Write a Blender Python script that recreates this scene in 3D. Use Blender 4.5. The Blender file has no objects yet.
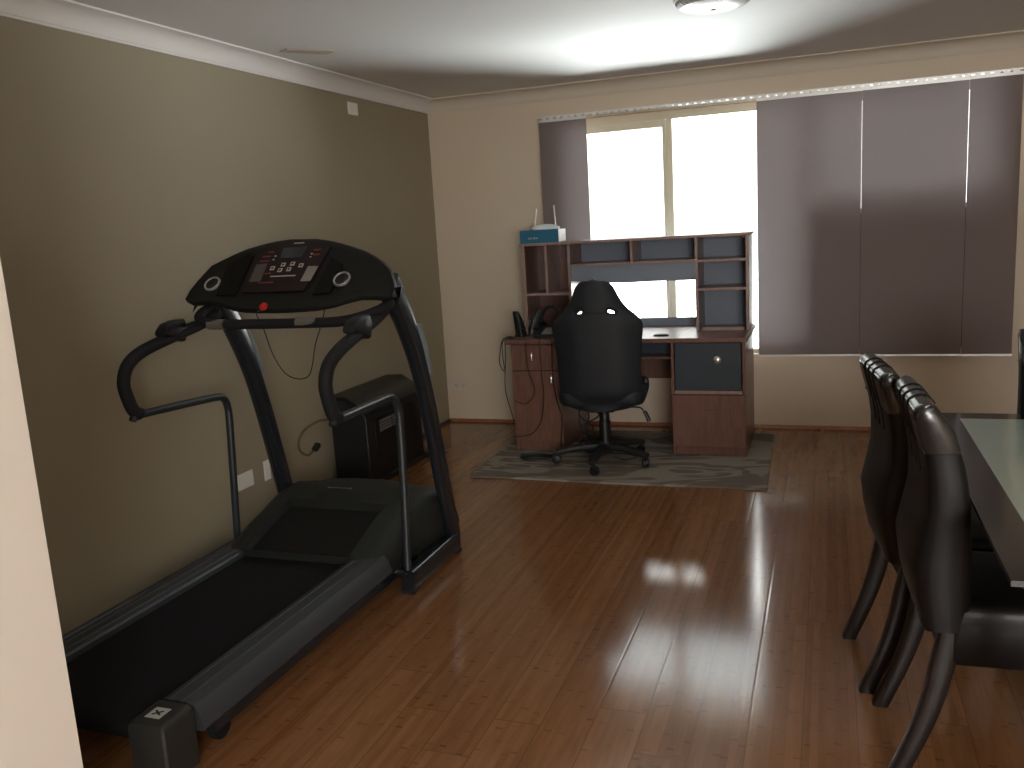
import bpy, bmesh, math, random
from mathutils import Vector, Matrix, Euler
random.seed(7)
C = bpy.context.scene.collection
SC = bpy.context.scene
PI = math.pi

# ------------------------------------------------------------------ camera
F, YAW, PITCH, ROLL = 873.41, 0.352489, 0.179981, -0.060085
CAM = Vector((2.76989, -6.07984, 1.47411))
fw = Vector((-math.sin(YAW)*math.cos(PITCH), math.cos(YAW)*math.cos(PITCH), -math.sin(PITCH)))
rt = Vector((math.cos(YAW), math.sin(YAW), 0)); up = rt.cross(fw)
r2 = math.cos(ROLL)*rt + math.sin(ROLL)*up
u2 = -math.sin(ROLL)*rt + math.cos(ROLL)*up
cam = bpy.data.cameras.new('camera'); co = bpy.data.objects.new('camera', cam); C.objects.link(co)
cam.sensor_width = 36; cam.lens = F/1024*36; cam.clip_start = .05; cam.clip_end = 200
M = Matrix((r2, u2, -fw)).transposed().to_4x4(); M.translation = CAM
co.matrix_world = M
SC.camera = co

# ------------------------------------------------------------------ world, sun, lights, exposure
w = bpy.data.worlds.new('sky'); SC.world = w; w.use_nodes = True
wt = w.node_tree; bg = wt.nodes['Background']
# bright overcast sky over sunlit pale paving: the yard below the horizon is the brightest part
SKY, YARD, TOP = 5.0, 62.0, 22.0
tc_ = wt.nodes.new('ShaderNodeTexCoord'); sx_ = wt.nodes.new('ShaderNodeSeparateXYZ'); wt.links.new(tc_.outputs['Generated'], sx_.inputs[0])
mr_ = wt.nodes.new('ShaderNodeMapRange'); mr_.inputs['From Min'].default_value = -1; mr_.inputs['From Max'].default_value = 1; wt.links.new(sx_.outputs['Z'], mr_.inputs['Value'])
rp_ = wt.nodes.new('ShaderNodeValToRGB'); wt.links.new(mr_.outputs[0], rp_.inputs[0]); el = rp_.color_ramp.elements
def wc(c, k): return (c[0]*k/70, c[1]*k/70, c[2]*k/70, 1)
el[0].position = 0; el[0].color = wc((.97, .99, 1), YARD); el[1].position = 1; el[1].color = wc((.9, .96, 1), TOP)
for p_, c_ in ((.08, wc((.97, .99, 1), YARD)), (.21, wc((.97, .99, 1), 34)), (.37, wc((.97, .99, 1), 25)), (.44, wc((1, .99, .97), 13)), (.505, wc((1, .98, .96), 3.0)), (.684, wc((1, .98, .96), 3.2)), (.691, wc((1, .98, .96), 23)), (.704, wc((1, .98, .96), 23)), (.716, wc((.9, .96, 1), SKY)), (.77, wc((.9, .96, 1), SKY)), (.86, wc((.9, .96, 1), TOP))):
    e_ = el.new(p_); e_.color = c_
wt.links.new(rp_.outputs[0], bg.inputs['Color']); bg.inputs['Strength'].default_value = 70
def light(name, typ, loc, direction, energy, color, size=(1, 1)):
    l = bpy.data.lights.new(name, typ); o = bpy.data.objects.new(name, l); C.objects.link(o)
    l.energy = energy; l.color = color; o.location = loc
    o.rotation_euler = Vector(direction).to_track_quat('-Z', 'Y').to_euler()
    if typ == 'AREA': l.shape = 'RECTANGLE'; l.size, l.size_y = size
    return o
# added light on the jamb: daylight of an assumed, unseen window, behind the camera
light('assumed_rear_daylight', 'AREA', (4.1, -8.62, 1.55), (0, 1, 0), 122, (1, .99, .97), (1.4, 1.0))
pt = light('window_portal', 'AREA', (2.36, .17, 1.35), (0, -1, 0), 1, (1, 1, 1), (2.85, 1.7)); pt.data.cycles.is_portal = True
pt = light('bare_window_portal', 'AREA', (1.775, -.045, 1.34), (0, -1, 0), 1, (1, 1, 1), (1.14, 1.68)); pt.data.cycles.is_portal = True
SC.view_settings.view_transform = 'Standard'; SC.view_settings.look = 'None'
SC.view_settings.gamma = 1; SC.view_settings.use_curve_mapping = False
SC.view_settings.exposure = 0.0
SC.cycles.max_bounces = 10; SC.cycles.diffuse_bounces = 6; SC.cycles.glossy_bounces = 5
SC.cycles.sample_clamp_indirect = 10; SC.cycles.caustics_reflective = False; SC.cycles.caustics_refractive = False
SC.cycles.use_denoising = True

# ------------------------------------------------------------------ materials
def mat(name, col, rough=.5, metal=0, spec=.5, coat=0, noise=0, nscale=40, bump=0, bscale=200, trans=0, emit=0):
    m = bpy.data.materials.new(name); m.use_nodes = True; nt = m.node_tree; b = nt.nodes['Principled BSDF']
    b.inputs['Base Color'].default_value = (*col, 1); b.inputs['Roughness'].default_value = rough
    b.inputs['Metallic'].default_value = metal; b.inputs['Specular IOR Level'].default_value = spec
    b.inputs['Coat Weight'].default_value = coat; b.inputs['Coat Roughness'].default_value = .1
    tc = nt.nodes.new('ShaderNodeTexCoord')
    if noise:
        n = nt.nodes.new('ShaderNodeTexNoise'); n.inputs['Scale'].default_value = nscale; n.inputs['Detail'].default_value = 5
        nt.links.new(tc.outputs['Object'], n.inputs['Vector'])
        mx = nt.nodes.new('ShaderNodeMix'); mx.data_type = 'RGBA'
        mx.inputs[6].default_value = (*[c*(1-noise) for c in col], 1); mx.inputs[7].default_value = (*[min(1, c*(1+noise)) for c in col], 1)
        nt.links.new(n.outputs['Fac'], mx.inputs[0]); nt.links.new(mx.outputs[2], b.inputs['Base Color'])
    if bump:
        n = nt.nodes.new('ShaderNodeTexNoise'); n.inputs['Scale'].default_value = bscale; n.inputs['Detail'].default_value = 3
        nt.links.new(tc.outputs['Object'], n.inputs['Vector'])
        bp = nt.nodes.new('ShaderNodeBump'); bp.inputs['Strength'].default_value = bump; bp.inputs['Distance'].default_value = .002
        nt.links.new(n.outputs['Fac'], bp.inputs['Height']); nt.links.new(bp.outputs['Normal'], b.inputs['Normal'])
    if emit:
        b.inputs['Emission Color'].default_value = (*col, 1); b.inputs['Emission Strength'].default_value = emit
    return m

def floor_mat():
    m = bpy.data.materials.new('bamboo_floor'); m.use_nodes = True; nt = m.node_tree; b = nt.nodes['Principled BSDF']
    N = nt.nodes.new; L = nt.links.new
    g = N('ShaderNodeTexCoord'); sp = N('ShaderNodeSeparateXYZ'); L(g.outputs['Object'], sp.inputs[0])
    def math_(op, a, b_=None, c=None):
        n = N('ShaderNodeMath'); n.operation = op
        for i, v in enumerate((a, b_, c)):
            if v is None: continue
            if isinstance(v, (int, float)): n.inputs[i].default_value = v
            else: L(v, n.inputs[i])
        return n.outputs[0]
    def comb(x, y, z=0):
        n = N('ShaderNodeCombineXYZ')
        for i, v in enumerate((x, y, z)):
            if isinstance(v, (int, float)): n.inputs[i].default_value = v
            else: L(v, n.inputs[i])
        return n.outputs[0]
    def wn(v):
        n = N('ShaderNodeTexWhiteNoise'); n.noise_dimensions = '3D'; L(v, n.inputs['Vector']); return n.outputs['Value']
    X, Y = sp.outputs['X'], sp.outputs['Y']
    BW, BL = .148, 1.96
    u = math_('DIVIDE', math_('ADD', X, -2.412+BW*40), BW); ui = math_('FLOOR', u); uf = math_('FRACT', u)
    off = wn(comb(ui, 3.3))
    v = math_('ADD', math_('DIVIDE', math_('ADD', Y, 60), BL), math_('MULTIPLY', off, 5)); vi = math_('FLOOR', v); vf = math_('FRACT', v)
    plank = wn(comb(ui, vi, 1.7))
    # strips inside the plank
    SW = BW/7
    s_ = math_('DIVIDE', math_('ADD', X, -2.412+BW*40), SW); si = math_('FLOOR', s_)
    soff = wn(comb(si, vi, 9.1))
    nodes_v = math_('ADD', math_('MULTIPLY', Y, 4.3), math_('MULTIPLY', soff, 7)); ni = math_('FLOOR', nodes_v); nf = math_('FRACT', nodes_v)
    strip = wn(comb(si, vi, 4.2))
    # bamboo knuckle: thin darker mark at each strip's node
    dist = math_('ABSOLUTE', math_('SUBTRACT', nf, .5))
    kn = math_('SUBTRACT', 1, math_('MINIMUM', math_('DIVIDE', dist, .03), 1))
    knr = math_('MULTIPLY', kn, wn(comb(si, ni, 6.6)))
    fine = N('ShaderNodeTexNoise'); fine.inputs['Scale'].default_value = 1; fine.inputs['Detail'].default_value = 6
    mp = N('ShaderNodeMapping'); mp.inputs['Scale'].default_value = (60, 7, 1); L(g.outputs['Object'], mp.inputs[0]); L(mp.outputs[0], fine.inputs['Vector'])
    t = math_('ADD', math_('MULTIPLY', plank, .20), math_('ADD', math_('MULTIPLY', strip, .26), math_('MULTIPLY', fine.outputs['Fac'], .55)))
    t = math_('SUBTRACT', t, math_('MULTIPLY', math_('GREATER_THAN', knr, .2), math_('MULTIPLY', knr, .5)))
    cr = N('ShaderNodeValToRGB'); L(t, cr.inputs[0])
    e = cr.color_ramp.elements
    e[0].position = 0; e[0].color = (.12, .047, .019, 1); e[1].position = 1; e[1].color = (.31, .155, .070, 1)
    k = e.new(.45); k.color = (.205, .092, .036, 1)
    # grooves
    ge = math_('MINIMUM', uf, math_('SUBTRACT', 1, uf)); g1 = math_('LESS_THAN', ge, .012)
    ve = math_('MINIMUM', vf, math_('SUBTRACT', 1, vf)); g2 = math_('LESS_THAN', ve, .0009)
    gr = math_('MAXIMUM', g1, g2)
    mx = N('ShaderNodeMix'); mx.data_type = 'RGBA'; L(gr, mx.inputs[0]); L(cr.outputs[0], mx.inputs[6]); mx.inputs[7].default_value = (.15, .066, .028, 1)
    L(mx.outputs[2], b.inputs['Base Color'])
    # smooth board-scale waviness + grooves
    ns = N('ShaderNodeTexNoise'); ns.inputs['Scale'].default_value = 2.2; ns.inputs['Detail'].default_value = 2; L(g.outputs['Object'], ns.inputs['Vector'])
    hgt = math_('ADD', math_('MULTIPLY', math_('MINIMUM', math_('MULTIPLY', ge, 25), 1), .35), math_('MULTIPLY', ns.outputs['Fac'], 0.0))
    bp = N('ShaderNodeBump'); bp.inputs['Strength'].default_value = .22; bp.inputs['Distance'].default_value = .002
    L(hgt, bp.inputs['Height']); L(bp.outputs[0], b.inputs['Normal'])
    b.inputs['Roughness'].default_value = .14; b.inputs['Specular IOR Level'].default_value = .5
    return m

def rug_mat():
    m = bpy.data.materials.new('patterned_rug'); m.use_nodes = True; nt = m.node_tree; b = nt.nodes['Principled BSDF']
    N = nt.nodes.new; L = nt.links.new
    g = N('ShaderNodeTexCoord'); mp = N('ShaderNodeMapping'); mp.inputs['Scale'].default_value = (2.6, 6.5, 1); mp.inputs['Rotation'].default_value = (0, 0, .5)
    L(g.outputs['Object'], mp.inputs[0])
    nz = N('ShaderNodeTexNoise'); nz.inputs['Scale'].default_value = .55; nz.inputs['Detail'].default_value = 1.2; nz.inputs['Distortion'].default_value = 1.6
    L(mp.outputs[0], nz.inputs['Vector'])
    fr_ = N('ShaderNodeMath'); fr_.operation = 'MULTIPLY'; fr_.inputs[1].default_value = 7; L(nz.outputs['Fac'], fr_.inputs[0])
    f2 = N('ShaderNodeMath'); f2.operation = 'PINGPONG'; f2.inputs[1].default_value = 1; L(fr_.outputs[0], f2.inputs[0])
    cr = N('ShaderNodeValToRGB'); L(f2.outputs[0], cr.inputs[0])
    e = cr.color_ramp.elements; e[0].position = .42; e[0].color = (.17, .14, .115, 1); e[1].position = .62; e[1].color = (.28, .25, .205, 1)
    L(cr.outputs[0], b.inputs['Base Color']); b.inputs['Roughness'].default_value = 1; b.inputs['Specular IOR Level'].default_value = .1
    n = N('ShaderNodeTexNoise'); n.inputs['Scale'].default_value = 320; L(g.outputs['Object'], n.inputs['Vector'])
    bp = N('ShaderNodeBump'); bp.inputs['Strength'].default_value = .6; bp.inputs['Distance'].default_value = .004; L(n.outputs['Fac'], bp.inputs['Height']); L(bp.outputs[0], b.inputs['Normal'])
    return m

def blind_mat():
    m = bpy.data.materials.new('blind_fabric'); m.use_nodes = True; nt = m.node_tree
    b = nt.nodes['Principled BSDF']; N = nt.nodes.new; L = nt.links.new
    g = N('ShaderNodeTexCoord'); n = N('ShaderNodeTexNoise'); n.inputs['Scale'].default_value = 260; L(g.outputs['Object'], n.inputs['Vector'])
    mx = N('ShaderNodeMix'); mx.data_type = 'RGBA'; mx.inputs[6].default_value = (.215, .170, .160, 1); mx.inputs[7].default_value = (.275, .222, .21, 1)
    L(n.outputs['Fac'], mx.inputs[0]); L(mx.outputs[2], b.inputs['Base Color']); b.inputs['Roughness'].default_value = .95; b.inputs['Specular IOR Level'].default_value = .15
    tr = N('ShaderNodeBsdfTranslucent'); tr.inputs['Color'].default_value = (.56, .53, .54, 1)
    ms = N('ShaderNodeMixShader'); ms.inputs[0].default_value = .25
    L(b.outputs[0], ms.inputs[1]); L(tr.outputs[0], ms.inputs[2]); L(ms.outputs[0], nt.nodes['Material Output'].inputs['Surface'])
    return m

def glass_mat(name, tint=(1, 1, 1)):
    m = bpy.data.materials.new(name); m.use_nodes = True; nt = m.node_tree; nt.nodes.remove(nt.nodes['Principled BSDF'])
    N = nt.nodes.new; L = nt.links.new
    tr = N('ShaderNodeBsdfTransparent'); tr.inputs[0].default_value = (*tint, 1); gl = N('ShaderNodeBsdfGlossy'); gl.inputs['Roughness'].default_value = .02
    fr = N('ShaderNodeFresnel'); fr.inputs[0].default_value = 1.45; ms = N('ShaderNodeMixShader')
    L(fr.outputs[0], ms.inputs[0]); L(tr.outputs[0], ms.inputs[1]); L(gl.outputs[0], ms.inputs[2]); L(ms.outputs[0], nt.nodes['Material Output'].inputs['Surface'])
    return m

def wood_mat(name, c0, c1, rough=.35):
    m = bpy.data.materials.new(name); m.use_nodes = True; nt = m.node_tree; b = nt.nodes['Principled BSDF']
    N = nt.nodes.new; L = nt.links.new
    g = N('ShaderNodeTexCoord'); mp = N('ShaderNodeMapping'); mp.inputs['Scale'].default_value = (22, 22, 2.2); L(g.outputs['Object'], mp.inputs[0])
    n = N('ShaderNodeTexNoise'); n.inputs['Scale'].default_value = 2.5; n.inputs['Detail'].default_value = 6; n.inputs['Distortion'].default_value = .6; L(mp.outputs[0], n.inputs['Vector'])
    cr = N('ShaderNodeValToRGB'); L(n.outputs['Fac'], cr.inputs[0]); e = cr.color_ramp.elements
    e[0].position = .3; e[0].color = (*c0, 1); e[1].position = .72; e[1].color = (*c1, 1)
    L(cr.outputs[0], b.inputs['Base Color']); b.inputs['Roughness'].default_value = rough
    return m

m_floor = floor_mat(); m_rug = rug_mat(); m_blind = blind_mat(); m_glass = glass_mat('clear_glass', (.97, .99, .98))
m_dimglass = glass_mat('added_dim_glass', (.03, .028, .028))  # added dark panes, unseen, that dim the lower part of the wide blinds
m_olive = mat('olive_wall_paint', (.300, .258, .178), .62, noise=.03, nscale=3, bump=.15, bscale=300)
m_cream = mat('cream_wall_paint', (.64, .545, .42), .6, noise=.02, nscale=3, bump=.12, bscale=300)
m_jamb = mat('cream_jamb_paint', (.90, .85, .775), .6, noise=.01, nscale=3)
m_ceil = mat('ceiling_paint', (.72, .72, .71), .8, noise=.01, nscale=2)
m_corn = mat('cornice_paint', (.76, .75, .74), .7)
m_corn2 = mat('cornice_beige_paint', (.60, .54, .45), .7)
m_scotia = wood_mat('scotia_wood', (.20, .07, .03), (.32, .13, .06))
m_alu = mat('cream_window_frame', (.72, .66, .50), .4)
m_rail = mat('white_metal_rail', (.78, .78, .76), .3, metal=.3)
m_black = mat('black_plastic', (.0075, .008, .009), .38, noise=.1, bump=.1, bscale=400)
m_console = mat('matte_console_plastic', (.006, .0058, .0052), .5, spec=.3, bump=.1, bscale=400)
m_hood = mat('charcoal_hood_plastic', (.015, .017, .0155), .55, spec=.3, noise=.06, bump=.15, bscale=500)
m_well = mat('dark_hood_recess', (.007, .007, .0065), .6, spec=.25)
m_blackg = mat('gloss_black_paint', (.012, .015, .020), .22, coat=.4)
m_railpl = mat('slate_rail_plastic', (.030, .034, .040), .5, noise=.05, bump=.2, bscale=600)
m_belt = mat('walking_belt_rubber', (.006, .0055, .007), .8, spec=.2, noise=.15, nscale=300, bump=.4, bscale=900)
m_foam = mat('foam_grip', (.009, .009, .010), .75, spec=.3, bump=.2, bscale=700)
m_tube = mat('grey_metallic_tube', (.055, .065, .072), .28, metal=.6)
m_shroud = mat('pale_blue_grey_plastic', (.16, .20, .22), .35)
m_silver = mat('silver_plastic', (.50, .50, .50), .3, metal=.7)
m_sensor = mat('sensor_plate_metal', (.22, .21, .19), .4, metal=.6)
m_cap = mat('end_cap_plastic', (.017, .017, .015), .5, noise=.1, bump=.2, bscale=300)
m_screen = mat('console_overlay', (.012, .006, .006), .4, spec=.3)
m_tray = mat('tray_recess_plastic', (.003, .003, .003), .6, spec=.2)
m_overgrey = mat('console_overlay_grey', (.07, .06, .058), .3)
m_overpale = mat('console_overlay_pale', (.22, .21, .18), .35)
m_lcd = mat('lcd_window', (.008, .009, .010), .12)
m_redink = mat('red_print', (.16, .03, .028), .5)
m_whiteink = mat('white_print', (.42, .38, .34), .5)
m_red = mat('red_plastic', (.42, .018, .012), .4)
m_label = mat('sticker_white', (.40, .40, .38), .5)
m_inkblack = mat('black_print', (.01, .01, .01), .5)
m_leather = mat('black_leather', (.006, .0055, .0055), .45, spec=.28, coat=.03, bump=.15, bscale=160)
m_glossleather = mat('glossy_black_leather', (.009, .0085, .0085), .25, coat=.1)
m_seam = mat('leather_seam', (.003, .003, .003), .6)
m_chairfab = mat('black_gaming_leather', (.010, .013, .017), .62, bump=.15, bscale=300)
m_espresso = mat('espresso_wood', (.010, .0055, .0045), .38, noise=.2, nscale=20)
m_desk = wood_mat('cherry_laminate', (.135, .066, .048), (.21, .108, .080), .3)
m_deskedge = wood_mat('pale_cherry_edge', (.26, .175, .15), (.34, .24, .21), .35)
m_hazeback = mat('haze_tinted_backing', (.20, .235, .29), .5)  # brown laminate with the window glare's blue haze put into its colour
m_deskdark = mat('dark_laminate', (.035, .050, .065), .35)
m_knob = mat('brushed_knob', (.72, .70, .66), .25, metal=.8)
m_plate = mat('white_plate_plastic', (.80, .78, .74), .35)
m_plateg = mat('shaded_plate_plastic', (.62, .56, .47), .4)  # plate plastic again, with shade put into its colour
m_slot = mat('socket_slot', (.03, .03, .03), .6)
m_cable = mat('black_cable', (.010, .009, .009), .5)
m_beigecable = mat('brown_cable', (.12, .085, .05), .5)
m_boxblue = mat('blue_printed_card', (.015, .125, .22), .4, noise=.1, nscale=12)
m_boxwhite = mat('white_card', (.85, .85, .85), .5)
m_router = mat('white_router_plastic', (.80, .84, .84), .3)
m_tabblack = mat('black_glass_border', (.016, .013, .012), .12, spec=.5)
m_frost = mat('frosted_green_glass', (.34, .44, .385), .14, coat=.5)
m_heater = mat('heater_enamel', (.012, .012, .013), .4, bump=.1, bscale=200)
m_grille = mat('heater_grille', (.20, .19, .17), .5, metal=.3)
m_ribbed = mat('ribbed_lamp_glass', (.36, .38, .32), .35, coat=.1)
m_vent = mat('vent_plate_beige', (.50, .44, .38), .6)
m_ext = mat('exterior_concrete', (.62, .60, .56), .9, noise=.1)
m_fence = mat('fence_paint', (.32, .25, .19), .8, noise=.1)
m_wheel = mat('caster_plastic', (.010, .010, .011), .5)
m_chairbase = mat('matte_black_nylon', (.010, .010, .011), .55)

# ------------------------------------------------------------------ mesh helpers
BASE = {}
def tag(o, label=None, cat=None, group=None, kind=None):
    if label: o['label'] = label
    if cat: o['category'] = cat
    if group: o['group'] = group
    if kind: o['kind'] = kind
    return o
def thing(name, label, cat, loc=(0, 0, 0), group=None):
    o = bpy.data.objects.new(name, None); C.objects.link(o); o.empty_display_size = .1
    o.location = loc; BASE[o.name] = Vector(loc); return tag(o, label, cat, group)
def obj(name, bm, material, parent=None, smooth=32, subsurf=0, label=None, bevel=0):
    bmesh.ops.recalc_face_normals(bm, faces=bm.faces)
    if parent is not None:
        off = BASE.get(parent.name, Vector((0, 0, 0)))
    else:
        xs = [v.co for v in bm.verts]
        off = Vector(((min(c.x for c in xs)+max(c.x for c in xs))/2, (min(c.y for c in xs)+max(c.y for c in xs))/2, min(c.z for c in xs)))
    for v in bm.verts: v.co -= off
    for f in bm.faces: f.smooth = True
    a = math.radians(smooth)
    for e in bm.edges: e.smooth = (len(e.link_faces) == 2 and e.calc_face_angle(0) < a)
    me = bpy.data.meshes.new(name); bm.to_mesh(me); bm.free()
    o = bpy.data.objects.new(name, me); C.objects.link(o)
    me.materials.append(material)
    if parent is not None: o.parent = parent
    else: o.location = off
    BASE[o.name] = off
    if bevel:
        md = o.modifiers.new('bevel', 'BEVEL'); md.width = bevel; md.segments = 3; md.limit_method = 'ANGLE'; md.angle_limit = math.radians(40)
        for p_ in me.polygons: p_.use_smooth = True
        md.harden_normals = True
    if subsurf:
        md = o.modifiers.new('sub', 'SUBSURF'); md.levels = md.render_levels = subsurf
        for e in me.edges: e.use_edge_sharp = False
    if label: o['label'] = label
    return o
def struct(name, bm, material, parent=None, **k):
    o = obj(name, bm, material, parent, **k)
    if parent is None: o['kind'] = 'structure'
    return o
def nb(): return bmesh.new()
def box(bm, x0, x1, y0, y1, z0, z1, mtx=None):
    vs = [bm.verts.new((x, y, z)) for x in (x0, x1) for y in (y0, y1) for z in (z0, z1)]
    for q in ((0, 1, 3, 2), (4, 6, 7, 5), (0, 4, 5, 1), (2, 3, 7, 6), (0, 2, 6, 4), (1, 5, 7, 3)):
        bm.faces.new([vs[i] for i in q])
    if mtx:
        for v in vs: v.co = mtx @ v.co
    return bm
def prism(bm, pts, d, mtx=None):
    """pts: 3D polygon, d: extrusion vector"""
    d = Vector(d); a = [bm.verts.new(p) for p in pts]; b = [bm.verts.new(Vector(p)+d) for p in pts]
    n = len(pts); bm.faces.new(a); bm.faces.new(b[::-1])
    for i in range(n): bm.faces.new((a[i], a[(i+1) % n], b[(i+1) % n], b[i]))
    if mtx:
        for v in a+b: v.co = mtx @ v.co
    return bm
def crom(pts, n=8, closed=False):
    P = [Vector(p) for p in pts]; out = []
    if closed: P = [P[-1]]+P+[P[0], P[1]]
    else: P = [2*P[0]-P[1]]+P+[2*P[-1]-P[-2]]
    for i in range(1, len(P)-2):
        for k in range(n):
            t = k/n; a, b, c, d = P[i-1:i+3]
            out.append(.5*((2*b)+(-a+c)*t+(2*a-5*b+4*c-d)*t*t+(-a+3*b-3*c+d)*t**3))
    if not closed: out.append(P[-2].copy())
    return out
def sweep(bm, pts, sect, ref=(0, 0, 1), scales=None, cap=True, closed=False):
    """sect: list of (a, b) offsets along side and normal; side = tangent x ref"""
    P = [Vector(p) for p in pts]; rings = []; ref = Vector(ref)
    for i, p in enumerate(P):
        t = (P[min(i+1, len(P)-1)]-P[max(i-1, 0)]) if not closed else (P[(i+1) % len(P)]-P[i-1])
        t.normalize(); s_ = t.cross(ref)
        if s_.length < 1e-4: s_ = t.cross(Vector((0, 1, 0)))
        s_.normalize(); nn = s_.cross(t)
        k = scales[i] if scales else 1
        rings.append([bm.verts.new(p+s_*a*k+nn*b*k) for a, b in sect])
    n = len(sect); R = range(len(rings)) if closed else range(len(rings)-1)
    for i in R:
        r0, r1 = rings[i], rings[(i+1) % len(rings)]
        for j in range(n): bm.faces.new((r0[j], r0[(j+1) % n], r1[(j+1) % n], r1[j]))
    if cap and not closed: bm.faces.new(rings[0]); bm.faces.new(rings[-1][::-1])
    return bm
def circ(r, n=12, ry=None): return [(r*math.cos(2*PI*i/n), (ry or r)*math.sin(2*PI*i/n)) for i in range(n)]
def rrect(w, h, r, n=4):
    out = []
    for cx, cy, a0 in ((w/2-r, h/2-r, 0), (-w/2+r, h/2-r, 90), (-w/2+r, -h/2+r, 180), (w/2-r, -h/2+r, 270)):
        for k in range(n+1):
            a = math.radians(a0+90*k/n); out.append((cx+r*math.cos(a), cy+r*math.sin(a)))
    return out
def tube(bm, pts, r, seg=12, n=8, smooth=True, closed=False, scales=None):
    P = crom(pts, n, closed) if smooth else [Vector(p) for p in pts]
    # parallel-transport frame keeps the tube from twisting
    T = []
    for i in range(len(P)):
        t = (P[(i+1) % len(P)]-P[i-1]) if closed else (P[min(i+1, len(P)-1)]-P[max(i-1, 0)])
        T.append(t.normalized())
    nrm = T[0].orthogonal().normalized(); rings = []
    for i, p in enumerate(P):
        nrm = (nrm-T[i]*nrm.dot(T[i])).normalized(); bi = T[i].cross(nrm)
        rr = r*(scales[i] if scales else 1)
        rings.append([bm.verts.new(p+nrm*rr*math.cos(2*PI*j/seg)+bi*rr*math.sin(2*PI*j/seg)) for j in range(seg)])
    for i in range(len(P) if closed else len(P)-1):
        a, b = rings[i], rings[(i+1) % len(P)]
        for j in range(seg): bm.faces.new((a[j], a[(j+1) % seg], b[(j+1) % seg], b[j]))
    if not closed: bm.faces.new(rings[0]); bm.faces.new(rings[-1][::-1])
    return bm
def lathe(bm, prof, mtx=None, seg=32):
    rings = []
    for r, z in prof:
        rings.append([bm.verts.new((r*math.cos(2*PI*j/seg), r*math.sin(2*PI*j/seg), z)) for j in range(seg)] if r > 1e-6 else [bm.verts.new((0, 0, z))])
    for a, b in zip(rings, rings[1:]):
        for j in range(seg):
            k = (j+1) % seg
            if len(a) == 1 and len(b) == 1: continue
            if len(a) == 1: bm.faces.new((a[0], b[j], b[k]))
            elif len(b) == 1: bm.faces.new((a[j], a[k], b[0]))
            else: bm.faces.new((a[j], a[k], b[k], b[j]))
    if len(rings[0]) > 1: bm.faces.new(rings[0][::-1])
    if len(rings[-1]) > 1: bm.faces.new(rings[-1])
    if mtx:
        for r in rings:
            for v in r: v.co = mtx @ v.co
    return bm
def loft(bm, rings, cap=True):
    R = [[bm.verts.new(p) for p in r] for r in rings]; n = len(R[0])
    for a, b in zip(R, R[1:]):
        for j in range(n): bm.faces.new((a[j], a[(j+1) % n], b[(j+1) % n], b[j]))
    if cap: bm.faces.new(R[0][::-1]); bm.faces.new(R[-1])
    return bm
def T(x, y, z): return Matrix.Translation((x, y, z))
def RX(a): return Matrix.Rotation(a, 4, 'X')
def RY(a): return Matrix.Rotation(a, 4, 'Y')
def RZ(a): return Matrix.Rotation(a, 4, 'Z')
def dup(root, loc, rotz=0, label=None):
    r = root.copy(); C.objects.link(r); r.location = loc; r.rotation_euler = (0, 0, rotz)
    if label: r['label'] = label
    for ch in list(root.children):
        c = ch.copy(); C.objects.link(c); c.parent = r
        for g in list(ch.children):
            d = g.copy(); C.objects.link(d); d.parent = c
    return r

# ------------------------------------------------------------------ room shell
H = 2.4; XR = 5.0; YB = -8.6; JX, JY0, JY1 = 1.14, -5.0, -4.7
WX0, WX1, WZ0, WZ1, WT = .97, 3.76, .50, 2.17, .16
struct('floor', box(nb(), -.15, XR+.15, YB-.15, .16, -.1, 0), m_floor)
# plank pattern is laid in world metres: keep the floor mesh's origin at the world origin
fo = bpy.data.objects['floor']; off = fo.location.copy()
for v in fo.data.vertices: v.co += off
fo.location = (0, 0, 0)
struct('ceiling', box(nb(), -.15, XR+.15, YB-.15, .16, H, H+.15), m_ceil)
struct('wall_left', box(nb(), -.15, 0, YB, .16, 0, H), m_olive)
struct('wall_right', box(nb(), XR, XR+.15, YB, .16, 0, H), m_cream)
bw = nb(); box(bw, 0, WX0, 0, WT, 0, H); box(bw, WX1, XR, 0, WT, 0, H); box(bw, WX0, WX1, 0, WT, 0, WZ0); box(bw, WX0, WX1, 0, WT, WZ1, H)
struct('wall_back', bw, m_cream)
fb = nb(); box(fb, 0, 3.35, YB-.15, YB, 0, H); box(fb, 4.85, XR, YB-.15, YB, 0, H); box(fb, 3.35, 4.85, YB-.15, YB, 0, 1.0); box(fb, 3.35, 4.85, YB-.15, YB, 2.1, H)
struct('wall_front', fb, m_cream)
struct('wall_partition', box(nb(), 0, JX, JY0, JY1, 0, H), m_jamb)
# cove cornices
def cove(K=.09, n=6):
    pts = [(0, 0), (K, 0), (K, -.008), (K-.01, -.010)]
    for i in range(1, n):
        a = PI/2*i/n; pts.append((K-.012-(K-.022)*math.sin(a), -.010-(K-.022)*(1-math.cos(a))))
    pts += [(.010, -K+.012), (.008, -K+.01), (.008, -K), (0, -K)]
    return pts
bm = nb(); prism(bm, [(a, JY1, H+b) for a, b in cove()], (0, -JY1, 0)); struct('trim_1', bm, m_corn, smooth=20)
bm = nb(); prism(bm, [(.0, -a, H+b) for a, b in cove()], (XR, 0, 0)); struct('trim_2', bm, m_corn2, smooth=20)
def scot(): return [(0, 0), (.018, 0), (.018, .006), (.012, .016), (.005, .021), (0, .021)]
struct('baseboard_back', prism(nb(), [(0, -a, b) for a, b in scot()], (XR, 0, 0)), m_scotia)
struct('baseboard_left', prism(nb(), [(a, JY1, b) for a, b in scot()], (0, -JY1-.018, 0)), m_espresso)  # same scotia as the back; darker wood stands in for shade here

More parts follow.
